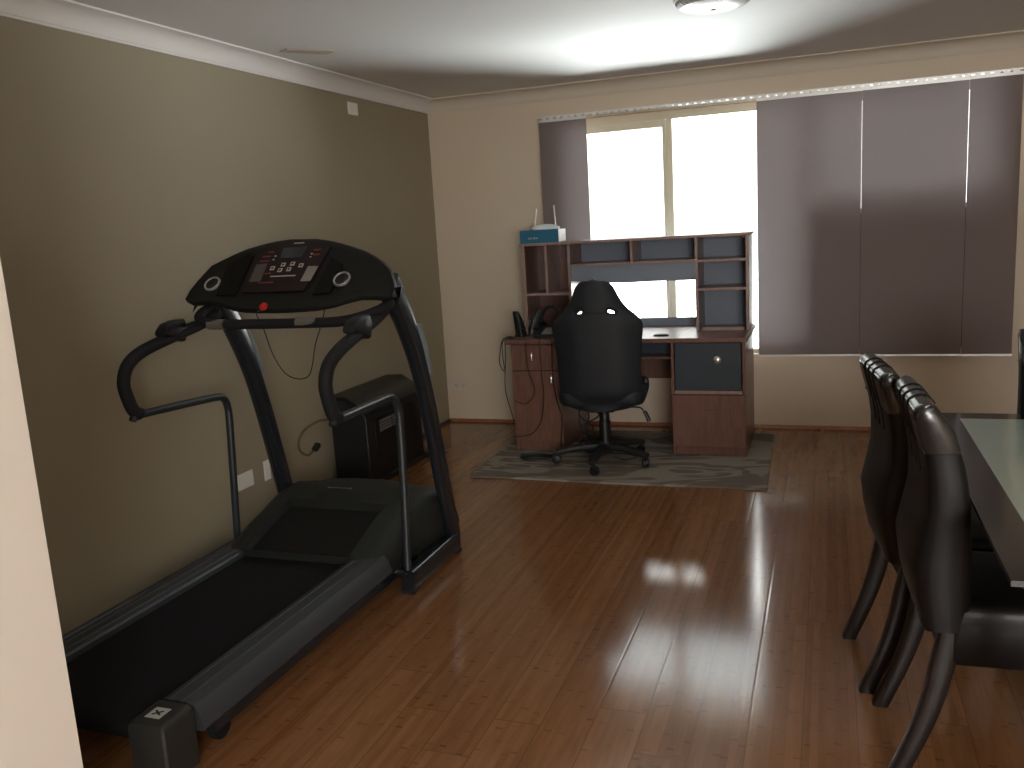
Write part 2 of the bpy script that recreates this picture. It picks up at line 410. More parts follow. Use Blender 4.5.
# window: cream aluminium frame set back in the wall, sliding left sash, fixed right panes
Y0, Y1 = .075, .125
fr = nb(); t = .035
box(fr, WX0, WX1, Y0, Y1, WZ0, WZ0+t); box(fr, WX0, WX1, Y0, Y1, 2.115, WZ1); box(fr, WX0, WX0+t, Y0, Y1, WZ0+t, 2.115); box(fr, WX1-t, WX1, Y0, Y1, WZ0+t, 2.115)
for x, h_ in ((1.748, .020), (2.64, .022)): box(fr, x-h_, x+h_, Y0, Y1, WZ0+t, 2.115)
box(fr, 2.662, WX1-t, Y0, Y1, 1.415, 1.445)  # added transom over the dimming panes, unseen behind the blinds
win = struct('window_1', fr, m_alu)
sb = nb(); x0, x1, z0, z1 = WX0+t, 1.727, WZ0+t, 2.113
box(sb, x0, x1, Y0-.015, Y0+.012, z1-.048, z1); box(sb, x0, x1, Y0-.015, Y0+.012, z0, z0+.048); box(sb, x0, x0+.04, Y0-.015, Y0+.012, z0+.048, z1-.048); box(sb, x1-.022, x1, Y0-.015, Y0+.012, z0+.048, z1-.048)
sash = obj('window_sash', sb, m_alu, win); obj('latch', box(nb(), x1-.02, x1+.012, Y0-.03, Y0-.015, 1.22, 1.33), m_alu, sash)
for (a, b, c, d, mt) in ((x0+.02, x1-.01, WZ0+t, 2.115, 0), (1.770, 2.615, WZ0+t, 2.115, 0), (2.665, WX1-t, 1.445, 2.115, 0), (2.665, WX1-t, WZ0+t, 1.415, 1)):
    obj('window_pane', box(nb(), a-.003, b+.003, Y0+.02, Y0+.026, c-.003, d+.003), m_dimglass if mt else m_glass, win)
struct('trim_3', box(nb(), WX0, WX1, 0.002, Y0, WZ0, WZ0+.012), m_alu)
fr = nb(); box(fr, 3.35, 4.85, YB-.10, YB-.05, 1.0, 1.05); box(fr, 3.35, 4.85, YB-.10, YB-.05, 2.05, 2.1); box(fr, 3.35, 3.40, YB-.10, YB-.05, 1.05, 2.05); box(fr, 4.80, 4.85, YB-.10, YB-.05, 1.05, 2.05)
struct('window_2', fr, m_alu)  # assumed window, unseen; the opening for the added rear light

# ------------------------------------------------------------------ panel blinds
rail = thing('blind_track', 'white metal panel-blind track mounted along the top of the window', 'blind track', (2.34, -.05, 2.155))
obj('head_rail', box(nb(), .865, 3.835, -.085, 0, 2.184, 2.194), m_rail, rail)
bm = nb()
for i in range(58): box(bm, .90+i*.0505, .90+i*.0505+.032, -.083, -.077, 2.175, 2.184)
obj('glider_strip', bm, m_rail, rail)
def panel(x0, x1, y, label, curl=0.0, z1=2.173, z0=.512):
    th = thing('panel_blind', label, 'window blind', ((x0+x1)/2, y, z0), 'sliding fabric blind panels')
    bm = nb(); nx, nz = 14, 18; g = []
    for k in range(nz+1):
        row = []
        for i in range(nx+1):
            u = i/nx; v = k/nz; x = x0+(x1-x0)*u
            e = max(0, 1-u*9)**2+max(0, (u-.90)*10)**2
            yy = y-curl*e*math.sin(PI*min(1, v*1.05))*(.6+.4*v)-.002*math.sin(u*7+v*2)
            row.append((x, yy, z0+(z1-z0)*v))
        g.append(row)
    for s_ in (0, .0012):
        pass
    F_ = [[bm.verts.new(p) for p in r] for r in g]; B_ = [[bm.verts.new((p[0], p[1]+.0012, p[2])) for p in r] for r in g]
    for k in range(nz):
        for i in range(nx):
            bm.faces.new((F_[k][i], F_[k][i+1], F_[k+1][i+1], F_[k+1][i])); bm.faces.new((B_[k][i], B_[k+1][i], B_[k+1][i+1], B_[k][i+1]))
    rim = [(0, i) for i in range(nx)]+[(k, nx) for k in range(nz)]+[(nz, i) for i in range(nx, 0, -1)]+[(k, 0) for k in range(nz, 0, -1)]
    for a, b in zip(rim, rim[1:]+rim[:1]): bm.faces.new((F_[a[0]][a[1]], B_[a[0]][a[1]], B_[b[0]][b[1]], F_[b[0]][b[1]]))
    obj('fabric', bm, m_blind, th)
    obj('top_strip', box(nb(), x0, x1, y-.006, y+.006, z1-.016, z1+.002), m_rail, th)
    obj('bottom_weight', box(nb(), x0, x1, y-.005, y+.005, z0-.008, z0+.004), m_rail, th)
panel(.872, 1.212, -.070, 'narrow grey fabric panel at the far left of the window, behind the router')
panel(2.333, 2.9620, -.052, 'mauve-grey fabric panel right beside the bare window, next to the hutch', .008)
panel(2.9630, 3.5520, -.064, 'mauve-grey fabric panel in the middle of the three wide panels', .010)
panel(3.5532, 3.830, -.076, 'mauve-grey fabric panel at the far right end of the track', .008)

# ------------------------------------------------------------------ ceiling and wall fittings
L_ = thing('ceiling_lamp', 'round ribbed glass lamp on the white ceiling, cut by the top of the picture', 'lamp', (2.29, -1.93, H))
bm = nb(); seg = 72; rings = []
for r, z in ((.160, 0), (.162, -.012), (.156, -.022), (.138, -.034), (.105, -.043), (.06, -.048), (.02, -.050)):
    rings.append([Vector((2.29+(r+(.004 if j % 2 else 0))*math.cos(2*PI*j/seg), -1.93+(r+(.004 if j % 2 else 0))*math.sin(2*PI*j/seg), H+z-.0005)) for j in range(seg)])
loft(bm, rings); obj('lamp_shade', bm, m_ribbed, L_, smooth=10)
obj('lamp_base', lathe(nb(), [(.172, 0), (.172, -.008), (.162, -.011)], T(2.29, -1.93, H)), m_corn, L_)
obj('finial', lathe(nb(), [(.012, -.047), (.012, -.056), (.0, -.060)], T(2.29, -1.93, H), 12), m_silver, L_)
tag(obj('ceiling_plate', prism(nb(), [(.17, -2.10, H-.006), (.24, -2.14, H-.006), (.40, -1.95, H-.006), (.33, -1.91, H-.006)], (0, 0, .006)), m_vent), 'small flat beige plate on the ceiling near the left wall', 'vent')
def plate(name, label, cat, cx, cy, cz, wy, wz, kind='x', sockets=0, rock=0, material=None, group=None):
    material = material or m_plate
    th = thing(name, label, cat, (cx, cy, cz), group)
    bm = nb()
    if kind == 'x': box(bm, 0, .009, cy-wy/2, cy+wy/2, cz-wz/2, cz+wz/2)
    else: box(bm, cx-wy/2, cx+wy/2, -.009, 0, cz-wz/2, cz+wz/2)
    obj('cover_plate', bm, material, th, bevel=.003)
    for i in range(sockets):
        o_ = (i-(sockets-1)/2)*.055; bm = nb()
        for (a, b, ang) in ((-.008, .004, .5), (.008, .004, -.5), (0, -.012, 0)):
            m_ = T(cx, cy, cz)
            if kind == 'x': box(bm, .0092, .0104, -.0015, .0015, -.005, .005, T(0, cy+o_+a, cz+b) @ RX(ang))
            else: box(bm, -.0015, .0015, -.0104, -.0092, -.005, .005, T(cx+o_+a, 0, cz+b) @ RY(ang))
        obj('socket_slots', bm, m_slot, th)
    for i in range(rock):
        o_ = (i-(rock-1)/2)*.03
        if kind == 'x': bm = box(nb(), .009, .013, cy+o_-.008, cy+o_+.008, cz-.012, cz+.012)
        else: bm = box(nb(), cx+o_-.006, cx+o_+.006, -.013, -.009, cz+.012, cz+.026)
        obj('rocker', bm, material, th, bevel=.001)
    return th
plate('wall_plate', 'white double plate high on the olive wall near the corner', 'switch', 0, -1.11, 2.235, .115, .075, rock=2)
plate('blank_plate', 'wide white wall plate low on the olive wall behind the treadmill handrail', 'wall plate', 0, -2.545, .285, .125, .082)
plate('blank_plate', 'narrow white wall plate low on the olive wall hidden partly by the treadmill upright', 'wall plate', 0, -2.36, .285, .050, .105)
plate('power_outlet', 'shade-toned double power outlet low on the back wall by the corner', 'power outlet', .108, 0, .283, .115, .073, kind='y', sockets=2, rock=2, material=m_plateg)

# ------------------------------------------------------------------ rug
bm = nb(); n = 24
def rp(u, v): return Vector((.755+(2.47-.755)*u+(-.03*v), -1.437+1.22*v+.006*math.sin(u*9), 0))
pts = [rp(i/n, 0) for i in range(n+1)]+[rp(1, i/n) for i in range(1, n+1)]+[rp(1-i/n, 1) for i in range(1, n+1)]+[rp(0, 1-i/n) for i in range(1, n)]
prism(bm, [(p.x, p.y, 0.0005) for p in pts], (0, 0, .0115)); rug = tag(obj('rug', bm, m_rug, bevel=.003), 'grey-beige leaf patterned rug under the desk and office chair', 'rug')
RZ_ = .012

# ------------------------------------------------------------------ desk with hutch
D = thing('computer_desk', 'reddish-brown computer desk with tall shelved hutch in front of the window', 'desk', (1.57, -.5, RZ_))
yf, yb = -.812, -.20; zt = .745; z0 = RZ_
obj('desktop', box(nb(), .808, 2.326, -.848, yb+.01, zt-.028, zt), m_desk, D, bevel=.004)
for a, b in ((.842, 1.168), (1.872, 2.312)):
    cb = nb(); tk = .018
    box(cb, a, a+tk, yf, yb, z0, zt-.028); box(cb, b-tk, b, yf, yb, z0, zt-.028); box(cb, a+tk, b-tk, yb-.012, yb, z0, zt-.028)
    box(cb, a+tk, b-tk, yf+.03, yb-.012, z0+.06, z0+.078); box(cb, a+tk, b-tk, yf+.02, yf+.035, z0, z0+.06)
    ped = obj('pedestal', cb, m_desk, D, bevel=.0015)
yd = yf-.018
dr = obj('drawer', box(nb(), .845, 1.165, yd, yf-.001, .545, .712), m_desk, D, bevel=.002)
def knob(x, y, z, r, parent, mt=m_knob):
    return obj('knob', lathe(nb(), [(r*.45, 0), (r*.45, r*.5), (r, r*.7), (r*1.0, r*1.0), (r*.6, r*1.25), (0, r*1.3)], T(x, y, z) @ RX(PI/2), 20), mt, parent)
def bar(x, y, z, parent):
    return obj('handle', tube(nb(), [(x, y, z-.03), (x, y-.018, z-.026), (x, y-.022, z), (x, y-.018, z+.026), (x, y, z+.03)], .005, 8, 5), m_knob, parent)
bar(.99, yd, .632, dr)
dl = obj('door', box(nb(), .845, 1.165, yd, yf-.001, .075, .541), m_desk, D, bevel=.002)
bar(1.115, yd, .485, dl)
dr2 = obj('drawer', box(nb(), 1.897, 2.288, yd+.006, yf-.001, .425, .712), m_deskdark, D, bevel=.002, label='tall dark drawer front with round pale knob')
knob(2.150, yd+.006, .610, .024, dr2)
obj('ledge', box(nb(), 1.893, 2.292, yd-.004, yf+.2, .400, .422), m_deskedge, D, bevel=.002)
dl2 = obj('door', box(nb(), 1.876, 2.309, yd, yf-.001, .072, .395), m_desk, D, bevel=.002)
obj('handle', box(nb(), 2.08, 2.17, yd-.010, yd, .300, .310), m_desk, dl2, bevel=.002)
kt = obj('keyboard_tray', box(nb(), 1.17, 1.870, -.74, -.36, .600, .616), m_desk, D, bevel=.002)
obj('modesty_panel', box(nb(), 1.168, 1.872, -.222, -.206, .385, .7165), m_desk, D)
obj('tray_rail', box(nb(), 1.17, 1.870, -.60, -.58, .616, .7165), m_deskdark, D)
# hutch
hy0, hy1 = -.50, -.205; ht = 1.345; k = .018
sides = [('left_side', .845, .845+k, hy0, .745), ('inner_side', 1.158, 1.158+k, hy0, .745), ('inner_side', 1.985, 1.985+k, hy0, .745), ('right_side', 2.294, 2.312, hy0, .745)]
for nm, a, b, y, z in sides:
    obj('side_panel', box(nb(), a, b, hy0, hy1, z, ht-k), m_desk, D, bevel=.0015)
    obj('edge_strip', box(nb(), a, b, hy0-.003, hy0, z, ht-k), m_deskedge, D)
obj('hutch_top', box(nb(), .830, 2.322, hy0-.015, hy1+.005, ht-k, ht), m_deskedge, D, bevel=.002)
def shelf(a, b, z, th=.016):
    return obj('shelf', box(nb(), a, b, hy0-.002, hy1-.006, z-th, z), m_deskedge, D, bevel=.001)
shelf(.863, 1.158, 1.012); shelf(1.176, 1.985, 1.195); shelf(2.003, 2.294, 1.190); shelf(2.003, 2.294, 1.012); 
obj('divider', box(nb(), 1.000, 1.016, hy0-.002, hy1-.006, 1.012, ht-k), m_deskedge, D); obj('divider', box(nb(), 1.575, 1.591, hy0-.002, hy1-.006, 1.195, ht-k), m_deskedge, D)
# back panel of the hutch with a cut-out opening in the middle bay
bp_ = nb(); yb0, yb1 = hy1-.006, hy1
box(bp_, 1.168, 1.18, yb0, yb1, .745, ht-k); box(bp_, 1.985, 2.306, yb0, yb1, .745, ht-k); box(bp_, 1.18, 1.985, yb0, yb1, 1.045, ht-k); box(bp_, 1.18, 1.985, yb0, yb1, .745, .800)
obj('back_panel', bp_, m_hazeback, D)
obj('tower_back_panel', box(nb(), .85, 1.1675, yb0, yb1, .745, ht-k), m_desk, D)
# curved valance under the middle shelf
pts = [(1.176, hy0+.01, 1.179), (1.985, hy0+.01, 1.179)]+[(1.985-.809*i/16, hy0+.01, 1.085-.022*math.sin(PI*i/16)) for i in range(17)]
obj('valance', prism(nb(), pts, (0, .014, 0)), m_hazeback, D)
obj('light_bar', box(nb(), 2.02, 2.28, hy0-.01, hy0+.02, .7455, .765), m_deskedge, D)

# things on the desk
def speaker(x, y, label, lean):
    th = thing('computer_speaker', label, 'speaker', (x, y, zt), 'small desk speakers')
    bm = nb(); m_ = T(x, y, zt) @ RZ(lean)
    loft(bm, [[m_ @ Vector((a*s1, b*s1+oy, z)) for a, b in rrect(.055, .07, .015)] for z, s1, oy in ((0, 1.15, 0), (.01, 1.15, 0), (.014, 1, 0), (.10, .85, .02), (.155, .6, .045), (.165, .4, .05))])
    obj('cabinet', bm, m_black, th)
    for z, r in ((.05, .019), (.095, .012)):
        obj('driver', lathe(nb(), [(r, 0), (r*.95, .003), (r*.7, .001), (r*.3, .004), (0, .005)], m_ @ T(0, -.031+z*.1, z) @ RX(PI/2-.15), 16), m_lcd, th)
speaker(.862, -.66, 'slim black speaker leaning at the left end of the desk', 1.0)
speaker(.930, -.61, 'slim black speaker second from the left end of the desk', -1.0)
ph = thing('desk_phone', 'black desk phone between the speakers and the office chair', 'phone', (1.05, -.68, zt))
obj('phone_base', prism(nb(), [(.975, -.76, zt), (.975, -.60, zt), (.975, -.60, zt+.06), (.975, -.76, zt+.02)], (.15, 0, 0)), m_black, ph, bevel=.005)
obj('keypad', prism(nb(), [(1.03, -.745, zt+.0245), (1.03, -.64, zt+.0508), (1.03, -.64, zt+.053), (1.03, -.745, zt+.027)], (.08, 0, 0)), m_silver, ph)
obj('handset', tube(nb(), [(.99, -.745, zt+.06), (.99, -.72, zt+.075), (.99, -.65, zt+.09), (.99, -.60, zt+.085)], .014, 10, 5, scales=None), m_black, ph)
hs = thing('headphones', 'black over-ear headphones standing on the desk behind the phone', 'headphones', (1.04, -.50, zt))
obj('headband', tube(nb(), [(.975, -.53, zt+.05), (.97, -.53, zt+.11), (1.00, -.53, zt+.165), (1.04, -.53, zt+.18), (1.08, -.53, zt+.165), (1.11, -.53, zt+.11), (1.105, -.53, zt+.05)], .009, 10, 6), m_black, hs)
for x in (.975, 1.105):
    obj('ear_cup', lathe(nb(), [(.032, 0), (.042, .008), (.042, .026), (.03, .034), (0, .034)], T(x+(.017 if x > 1 else -.017)*0-.017, -.53, zt+.043) @ RY(PI/2), 20), m_black, hs)
tag(obj('computer_mouse', lathe(nb(), [(.0, 0.0), (.028, 0), (.032, .010), (.024, .022), (.0, .028)], T(1.80, -.72, zt) @ Matrix.Diagonal((1.6, 1, .5, 1)), 20), m_black), 'flat dark mouse on the desk right of the office chair', 'mouse')

# things on the hutch
bx = thing('router_box', 'blue cardboard product box with white end flap on top of the hutch', 'box', (.965, -.38, ht))
bm = nb(); m_ = T(.962, -.39, ht) @ RZ(.04)
box(bm, -.132, .132, -.10, .10, 0, .085, m_); obj('carton', bm, m_boxblue, bx, bevel=.001)
obj('end_panel', box(nb(), .1322, .134, -.098, .098, .003, .084, m_), m_boxwhite, bx, label='white end of the box')
bm = nb()
for i, w_ in enumerate((.006, .007, .004, .008, .005, .007)): box(bm, -.075+i*.0115, -.075+i*.0115+w_, -.1015, -.1002, .026, .038, m_)
obj('lettering', bm, m_label, bx)
ro = thing('wireless_router', 'white dome-topped router with two thin antennas on the blue box', 'router', (.985, -.35, ht+.0855))
zb = ht+.0855
bm = nb(); lathe(bm, [(.088, 0), (.092, .006), (.088, .015), (.070, .026), (.04, .033), (0, .035)], T(.985, -.40, zb) @ Matrix.Diagonal((1.1, .75, 1, 1)), 32); obj('body', bm, m_router, ro)
for x, y, dx, h_ in ((.900, -.37, .020, .14), (1.050, -.37, -.008, .155)):
    obj('antenna', tube(nb(), [(x, y, zb+.01), (x+dx*.4, y, zb+h_*.5), (x+dx, y, zb+h_)], .0045, 8, 4), m_router, ro)

# ------------------------------------------------------------------ loose cables at the desk
def cable(label, pts, r=.003, name='cable', mt=None, group='loose black cables around the desk', closed=False):
    return tag(obj(name, tube(nb(), pts, r, 6, 7, closed=closed), mt or m_cable), label, 'cable', group)
yc = -.862
cable('black cable hanging in a loop off the left end of the desk', [(.86, -.78, zt+.004), (.805, -.85, zt+.003), (.788, -.862, .70), (.778, -.87, .60), (.81, -.87, .545), (.800, -.87, .66), (.798, -.83, zt+.006), (.83, -.76, zt+.005)])
cable('black cable hanging down the left side of the desk to its lower corner', [(.85, -.72, zt+.004), (.797, -.78, zt+.004), (.790, -.79, .62), (.775, -.79, .42), (.81, -.80, .27), (.828, -.80, .20)])
cable('black cable crossing the left desk door down to the bottom corner', [(1.04, -.80, zt+.004), (1.05, -.856, .73), (1.055, -.858, .52), (1.058, -.852, .37), (1.03, -.845, .22), (.96, -.84, .13), (.86, -.84, .105), (.83, -.835, .10)])
cable('black cable looping over the drawer of the left pedestal', [(.93, -.80, zt+.004), (.955, -.856, .72), (.965, -.860, .56), (1.00, -.860, .44), (.99, -.858, .38), (.93, -.856, .33), (.86, -.854, .35)], .0025)
cable('black cable hanging from the desktop beside the inner edge of the left pedestal', [(1.10, -.80, zt+.004), (1.13, -.856, .72), (1.128, -.858, .50), (1.15, -.856, .34), (1.175, -.86, .25), (1.17, -.88, .10), (1.17, -.92, RZ_+.006)], .0035)
for i, (a, lb) in enumerate(((0, 'black lead crossing behind the left side of the office chair stem, leftmost strand'), (.05, 'black lead twisting through the tangle under the desk left of the chair stem'), (.10, 'black lead nearest the chair stem in the tangle under the desk'))):
    cable(lb, [(1.19+a*.6, -.56, .58), (1.20+a, -.55, .40), (1.26-a*.8, -.54+a*.3, .28), (1.20+a*1.4, -.55, .20), (1.30-a*.9, -.56, .10), (1.22+a*1.5, -.62, RZ_+.008), (1.30+a, -.74, RZ_+.005)], .005)
cable('thin black lead looped in a ring under the desk left of the chair stem', [(1.21, -.53, .50), (1.20, -.53, .34), (1.235, -.53, .26), (1.275, -.53, .30), (1.25, -.53, .34), (1.21, -.53, .29), (1.20, -.54, .16), (1.24, -.60, RZ_+.005)], .0045)
co_pts = []
for i in range(22):
    a = i*PI/4+.4; r_ = .075+.012*math.sin(i*1.7); co_pts.append((1.045+r_*1.2*math.cos(a), -1.03+r_*.8*math.sin(a), RZ_+.006+.001*i))
co_pts += [(1.16, -.95, RZ_+.02), (1.19, -.90, RZ_+.006), (1.18, -.84, RZ_+.006)]
cable('black cable coiled on the rug at the front of the left pedestal', co_pts, .0045)
cable('thin black lead lying on the rug behind the base of the chair', [(1.30, -.80, RZ_+.004), (1.42, -.86, RZ_+.004), (1.55, -.84, RZ_+.004), (1.66, -.90, RZ_+.004), (1.60, -.98, RZ_+.004), (1.52, -.92, RZ_+.004)], .003)

# ------------------------------------------------------------------ office chair (local frame, facing +y)
G = thing('office_chair', 'black high-backed racing style office chair on casters at the desk', 'chair')
CX, CY = 0, 0
# star base
hub = nb(); lathe(hub, [(.0, .060), (.042, .060), (.050, .085), (.048, .115), (.036, .135), (.0, .135)], None, 24)
obj('hub', hub, m_chairbase, G)
for i in range(5):
    a = math.radians(-92.6+72*i-7); c_, s_ = math.cos(a), math.sin(a)
    arm = nb(); P = [Vector((c_*r, s_*r, z)) for r, z in ((.03, .10), (.10, .102), (.18, .094), (.25, .082), (.295, .074))]
    sweep(arm, crom(P, 4), rrect(.046, .036, .012, 3), scales=[1.3-.45*j/16 for j in range(17)])
    ar = obj('base_arm', arm, m_chairbase, G)
    cm = T(c_*.285, s_*.285, 0) @ RZ(a+1.0+i*1.3)
    cs = obj('caster', tube(nb(), [cm @ Vector((0, 0, .075)), cm @ Vector((0, 0, .05)), cm @ Vector((.018, 0, .045))], .009, 8, 4), m_wheel, G)
    for sx in (-1, 1):
        obj('wheel', lathe(nb(), [(.0, 0), (.018, 0), (.026, .002), (.027, .006), (.026, .013), (.018, .017), (0, .017)], cm @ T(.018, 0, .027) @ RX(-sx*PI/2) @ T(0, 0, .004), 20), m_wheel, cs)
    hd = nb(); prof = [(.018+.031*math.cos(t_), .030+.031*math.sin(t_)) for t_ in [PI*j/10 for j in range(11)]]
    prism(hd, [cm @ Vector((x, -.004, z)) for x, z in prof], cm.to_3x3() @ Vector((0, .008, 0))); obj('fender', hd, m_wheel, cs)
obj('gas_lift', lathe(nb(), [(.036, .115), (.036, .26), (.031, .262), (.031, .34), (.022, .342), (.022, .365), (0, .365)], None, 24), m_black, G)
obj('mechanism', box(nb(), -.075, .075, -.13, .11, .335, .372), m_black, G, bevel=.008)
lv = obj('tilt_lever', tube(nb(), [(.05, -.03, .350), (.17, -.04, .350), (.225, -.045, .345), (.25, -.05, .31)], .005, 8, 5), m_black, G)
obj('lever_paddle', tube(nb(), [(.245, -.05, .325), (.262, -.052, .295), (.272, -.054, .265)], .012, 10, 4), m_black, lv)
# seat
bm = nb(); rings = []
for z, s_ in ((.372, .86), (.380, .95), (.41, 1.0), (.45, 1.0), (.475, .97), (.485, .88)):
    rings.append([(x*s_, y*s_+.08, z-(.006 if abs(x) < .2 and z > .47 else 0)) for x, y in rrect(.52, .52, .09, 5)])
loft(bm, rings); obj('seat', bm, m_chairfab, G, subsurf=1)
# backrest shell with two harness holes
rowz = [.345, .352, .368, .40, .45, .53, .62, .70, .78, .83, .865, .895, .936, .954, 1.0, 1.05, 1.09, 1.118, 1.134]
hw = {.345: .10, .352: .16, .368: .205, .40: .236, .45: .246, .53: .248, .62: .250, .70: .254, .78: .262, .83: .270, .865: .272, .895: .258, .936: .216, .954: .192, 1.0: .153, 1.05: .130, 1.09: .113, 1.118: .088, 1.134: .045}
cols = [-1, -.95, -.85, -.56, -.38, -.15, 0, .15, .37, .58, .85, .95, 1]
bm = nb(); V = []
for z in rowz:
    w_ = hw[z]; yy0 = -.205-.10*(z-.40)+(.03 if z < .42 else 0)
    V.append([bm.verts.new((t_*w_, yy0+.075*abs(t_)**3*(1 if z < .93 else max(.35, 1-(z-.93)*3)), z)) for t_ in cols])
for j in range(len(rowz)-1):
    for i in range(len(cols)-1):
        if rowz[j] == .936 and cols[i] in (.37, -.56): continue
        bm.faces.new((V[j][i], V[j][i+1], V[j+1][i+1], V[j+1][i]))
bmesh.ops.recalc_face_normals(bm, faces=bm.faces)
bmesh.ops.solidify(bm, geom=bm.faces[:], thickness=.055)
bk = obj('backrest', bm, m_chairfab, G, subsurf=2)
obj('seam', tube(nb(), [(-.10, -.318, .943), (0, -.322, .945), (.10, -.318, .943)], .0025, 6, 6), m_seam, bk)
obj('recline_knob', lathe(nb(), [(.018, 0), (.022, .006), (.022, .02), (.014, .026), (0, .026)], T(.262, -.20, .535) @ RY(PI/2), 18), m_black, G)
G.location = (1.497, -1.03, RZ_+.001); G.rotation_euler = (0, 0, math.radians(7))

# ------------------------------------------------------------------ treadmill
XC = .72
TM = thing('treadmill', 'large black folding treadmill with curved uprights against the olive wall', 'treadmill', (XC, -3.4, 0))
yr, yfz = -4.37, -3.17
# rails
def railsec(side, y, z1=.200):
    a, b = (.975, 1.118) if side > 0 else (2*XC-1.118, 2*XC-.975)
    s_ = [(a, .150), (a, z1-.012), (a+.006, z1-.004), (a+.026, z1), (a+.029, z1-.004), (a+.033, z1), (a+.070, z1-.001), (a+.073, z1-.005), (a+.077, z1-.002), (b-.030, z1-.010), (b-.014, z1-.030), (b-.006, z1-.055), (b, .125), (b-.006, .115), (a, .105)]
    if side < 0: s_ = [(2*XC-x, z) for x, z in [(2*XC-x, z) for x, z in s_]]
    if side < 0: s_ = [(a+b-x, z) for x, z in s_]
    return [(x, y, z) for x, z in s_]
for sd in (-1, 1):
    obj('side_rail', loft(nb(), [railsec(sd, yr+.10), railsec(sd, -3.12)]), m_railpl, TM, smooth=25)
    a, b = (.968, 1.098) if sd > 0 else (2*XC-1.098, 2*XC-.968)
    bm = nb(); loft(bm, [[(x+(a+b)/2, y, z+.108) for x, z in rrect((b-a)*s_, .19*s_, .02)] for y, s_ in ((yr-.035, .86), (yr-.029, .96), (yr-.015, 1), (yr+.085, 1))])
    cp = obj('end_cap', bm, m_cap, TM)
    if sd > 0:
        st = obj('sticker', box(nb(), 1.005, 1.055, yr+.000, yr+.050, .2032, .2042), m_label, cp, label='small white safety sticker')
        bm = nb()
        for m_ in (T(1.030, yr+.025, .2048) @ RZ(.7), T(1.030, yr+.025, .2048) @ RZ(-.6)): box(bm, -.016, .016, -.003, .003, -.0004, .0004, m_)
        obj('sticker_mark', bm, m_inkblack, cp)
obj('rear_roller', tube(nb(), [(XC-.255, yr+.05, .135), (XC+.255, yr+.05, .135)], .034, 20, 1, smooth=False), m_belt, TM)
bm = nb(); prof = [(-3.10, .172), (yr+.05, .170)]+[(yr+.05-.036*math.sin(t_), .135+.036*math.cos(t_)) for t_ in [PI*j/8 for j in range(1, 8)]]+[(yr+.05, .098), (-3.10, .098), (-3.10, .10), (yr+.05, .10), (yr+.05-.031, .135), (yr+.05, .167), (-3.10, .169)]
prism(bm, [(XC-.252, y, z) for y, z in prof], (.504, 0, 0)); obj('walking_belt', bm, m_belt, TM)
obj('deck_board', box(nb(), XC-.25, XC+.25, yr+.12, -3.12, .13, .160), m_cap, TM)
bm = nb()
for sd in (-1, 1): box(bm, XC+sd*.33-.02, XC+sd*.33+.02, yr+.2, -2.9, .045, .086)
for y in (-4.05, -3.5, -2.95): box(bm, XC-.31, XC+.31, y-.02, y+.02, .045, .086)
obj('deck_frame', bm, m_blackg, TM)
for sd in (-1, 1):
    obj('rear_wheel', lathe(nb(), [(0, 0), (.030, 0), (.040, .004), (.040, .026), (.030, .03), (0, .03)], T(XC+sd*.325-.015, -4.13, .040) @ RY(PI/2), 24), m_belt, TM)
# motor hood
ys = [(-3.20, .205, .0), (-3.17, .216, .024), (-3.10, .242, .032), (-3.0, .275, .034), (-2.90, .300, .034), (-2.865, .308, .030), (-2.845, .312, .002), (-2.78, .322, 0), (-2.70, .330, 0), (-2.62, .328, 0), (-2.55, .306, 0), (-2.50, .28, 0), (-2.475, .20, 0), (-2.47, .12, 0)]
rings = []
for y, h, rec in ys:
    wd = .385 if y < -2.9 else .385+.03*min(1, (y+2.9)/.2)
    cr = 0 if y < -2.85 else .022*min(1, (y+2.85)/.12)
    half = [(wd-.035, .075), (wd-.008, .10), (wd, .16 if h > .22 else .13), (wd-.004, h-.075*(1 if h > .2 else .6)), (wd-.03, h-.028), (wd-.07, h-.008), (.248, h), (.242, h-.002-rec), (.16, h+cr*.6-rec), (.07, h+cr*.9-rec)]
    ring = [(XC+x, y, z) for x, z in half]+[(XC-x, y, z) for x, z in half[::-1]]
    rings.append(ring)
bm = nb(); loft(bm, rings); hood = obj('motor_hood', bm, m_hood, TM, smooth=40)
bm = nb(); rr = []
for y, h, rec in ys[1:6]: rr.append((y, h-rec+.0015))
V0 = [(XC-.236, y, z) for y, z in rr]; V1 = [(XC+.236, y, z) for y, z in rr]
a = [bm.verts.new(p) for p in V0]; b = [bm.verts.new(p) for p in V1]
a2 = [bm.verts.new((p[0], p[1], p[2]-.003)) for p in V0]; b2 = [bm.verts.new((p[0], p[1], p[2]-.003)) for p in V1]
for i in range(len(a)-1):
    bm.faces.new((a[i], b[i], b[i+1], a[i+1])); bm.faces.new((a2[i], a2[i+1], b2[i+1], b2[i])); bm.faces.new((a[i], a[i+1], a2[i+1], a2[i])); bm.faces.new((b[i], b2[i], b2[i+1], b[i+1]))
bm.faces.new((a[0], a2[0], b2[0], b[0])); bm.faces.new((a[-1], b[-1], b2[-1], a2[-1]))
obj('recess_panel', bm, m_well, hood)
bm = nb(); box(bm, -.055, .055, -.0022, .0022, 0, .002, T(.685, -2.76, .3435) @ RX(.15))
for sx in (-1, 1): lathe(bm, [(.007, 0), (.007, .002), (0, .002)], T(.685+sx*.056, -2.76, .3435) @ RX(.15), 12)
obj('emblem', bm, m_sensor, hood)
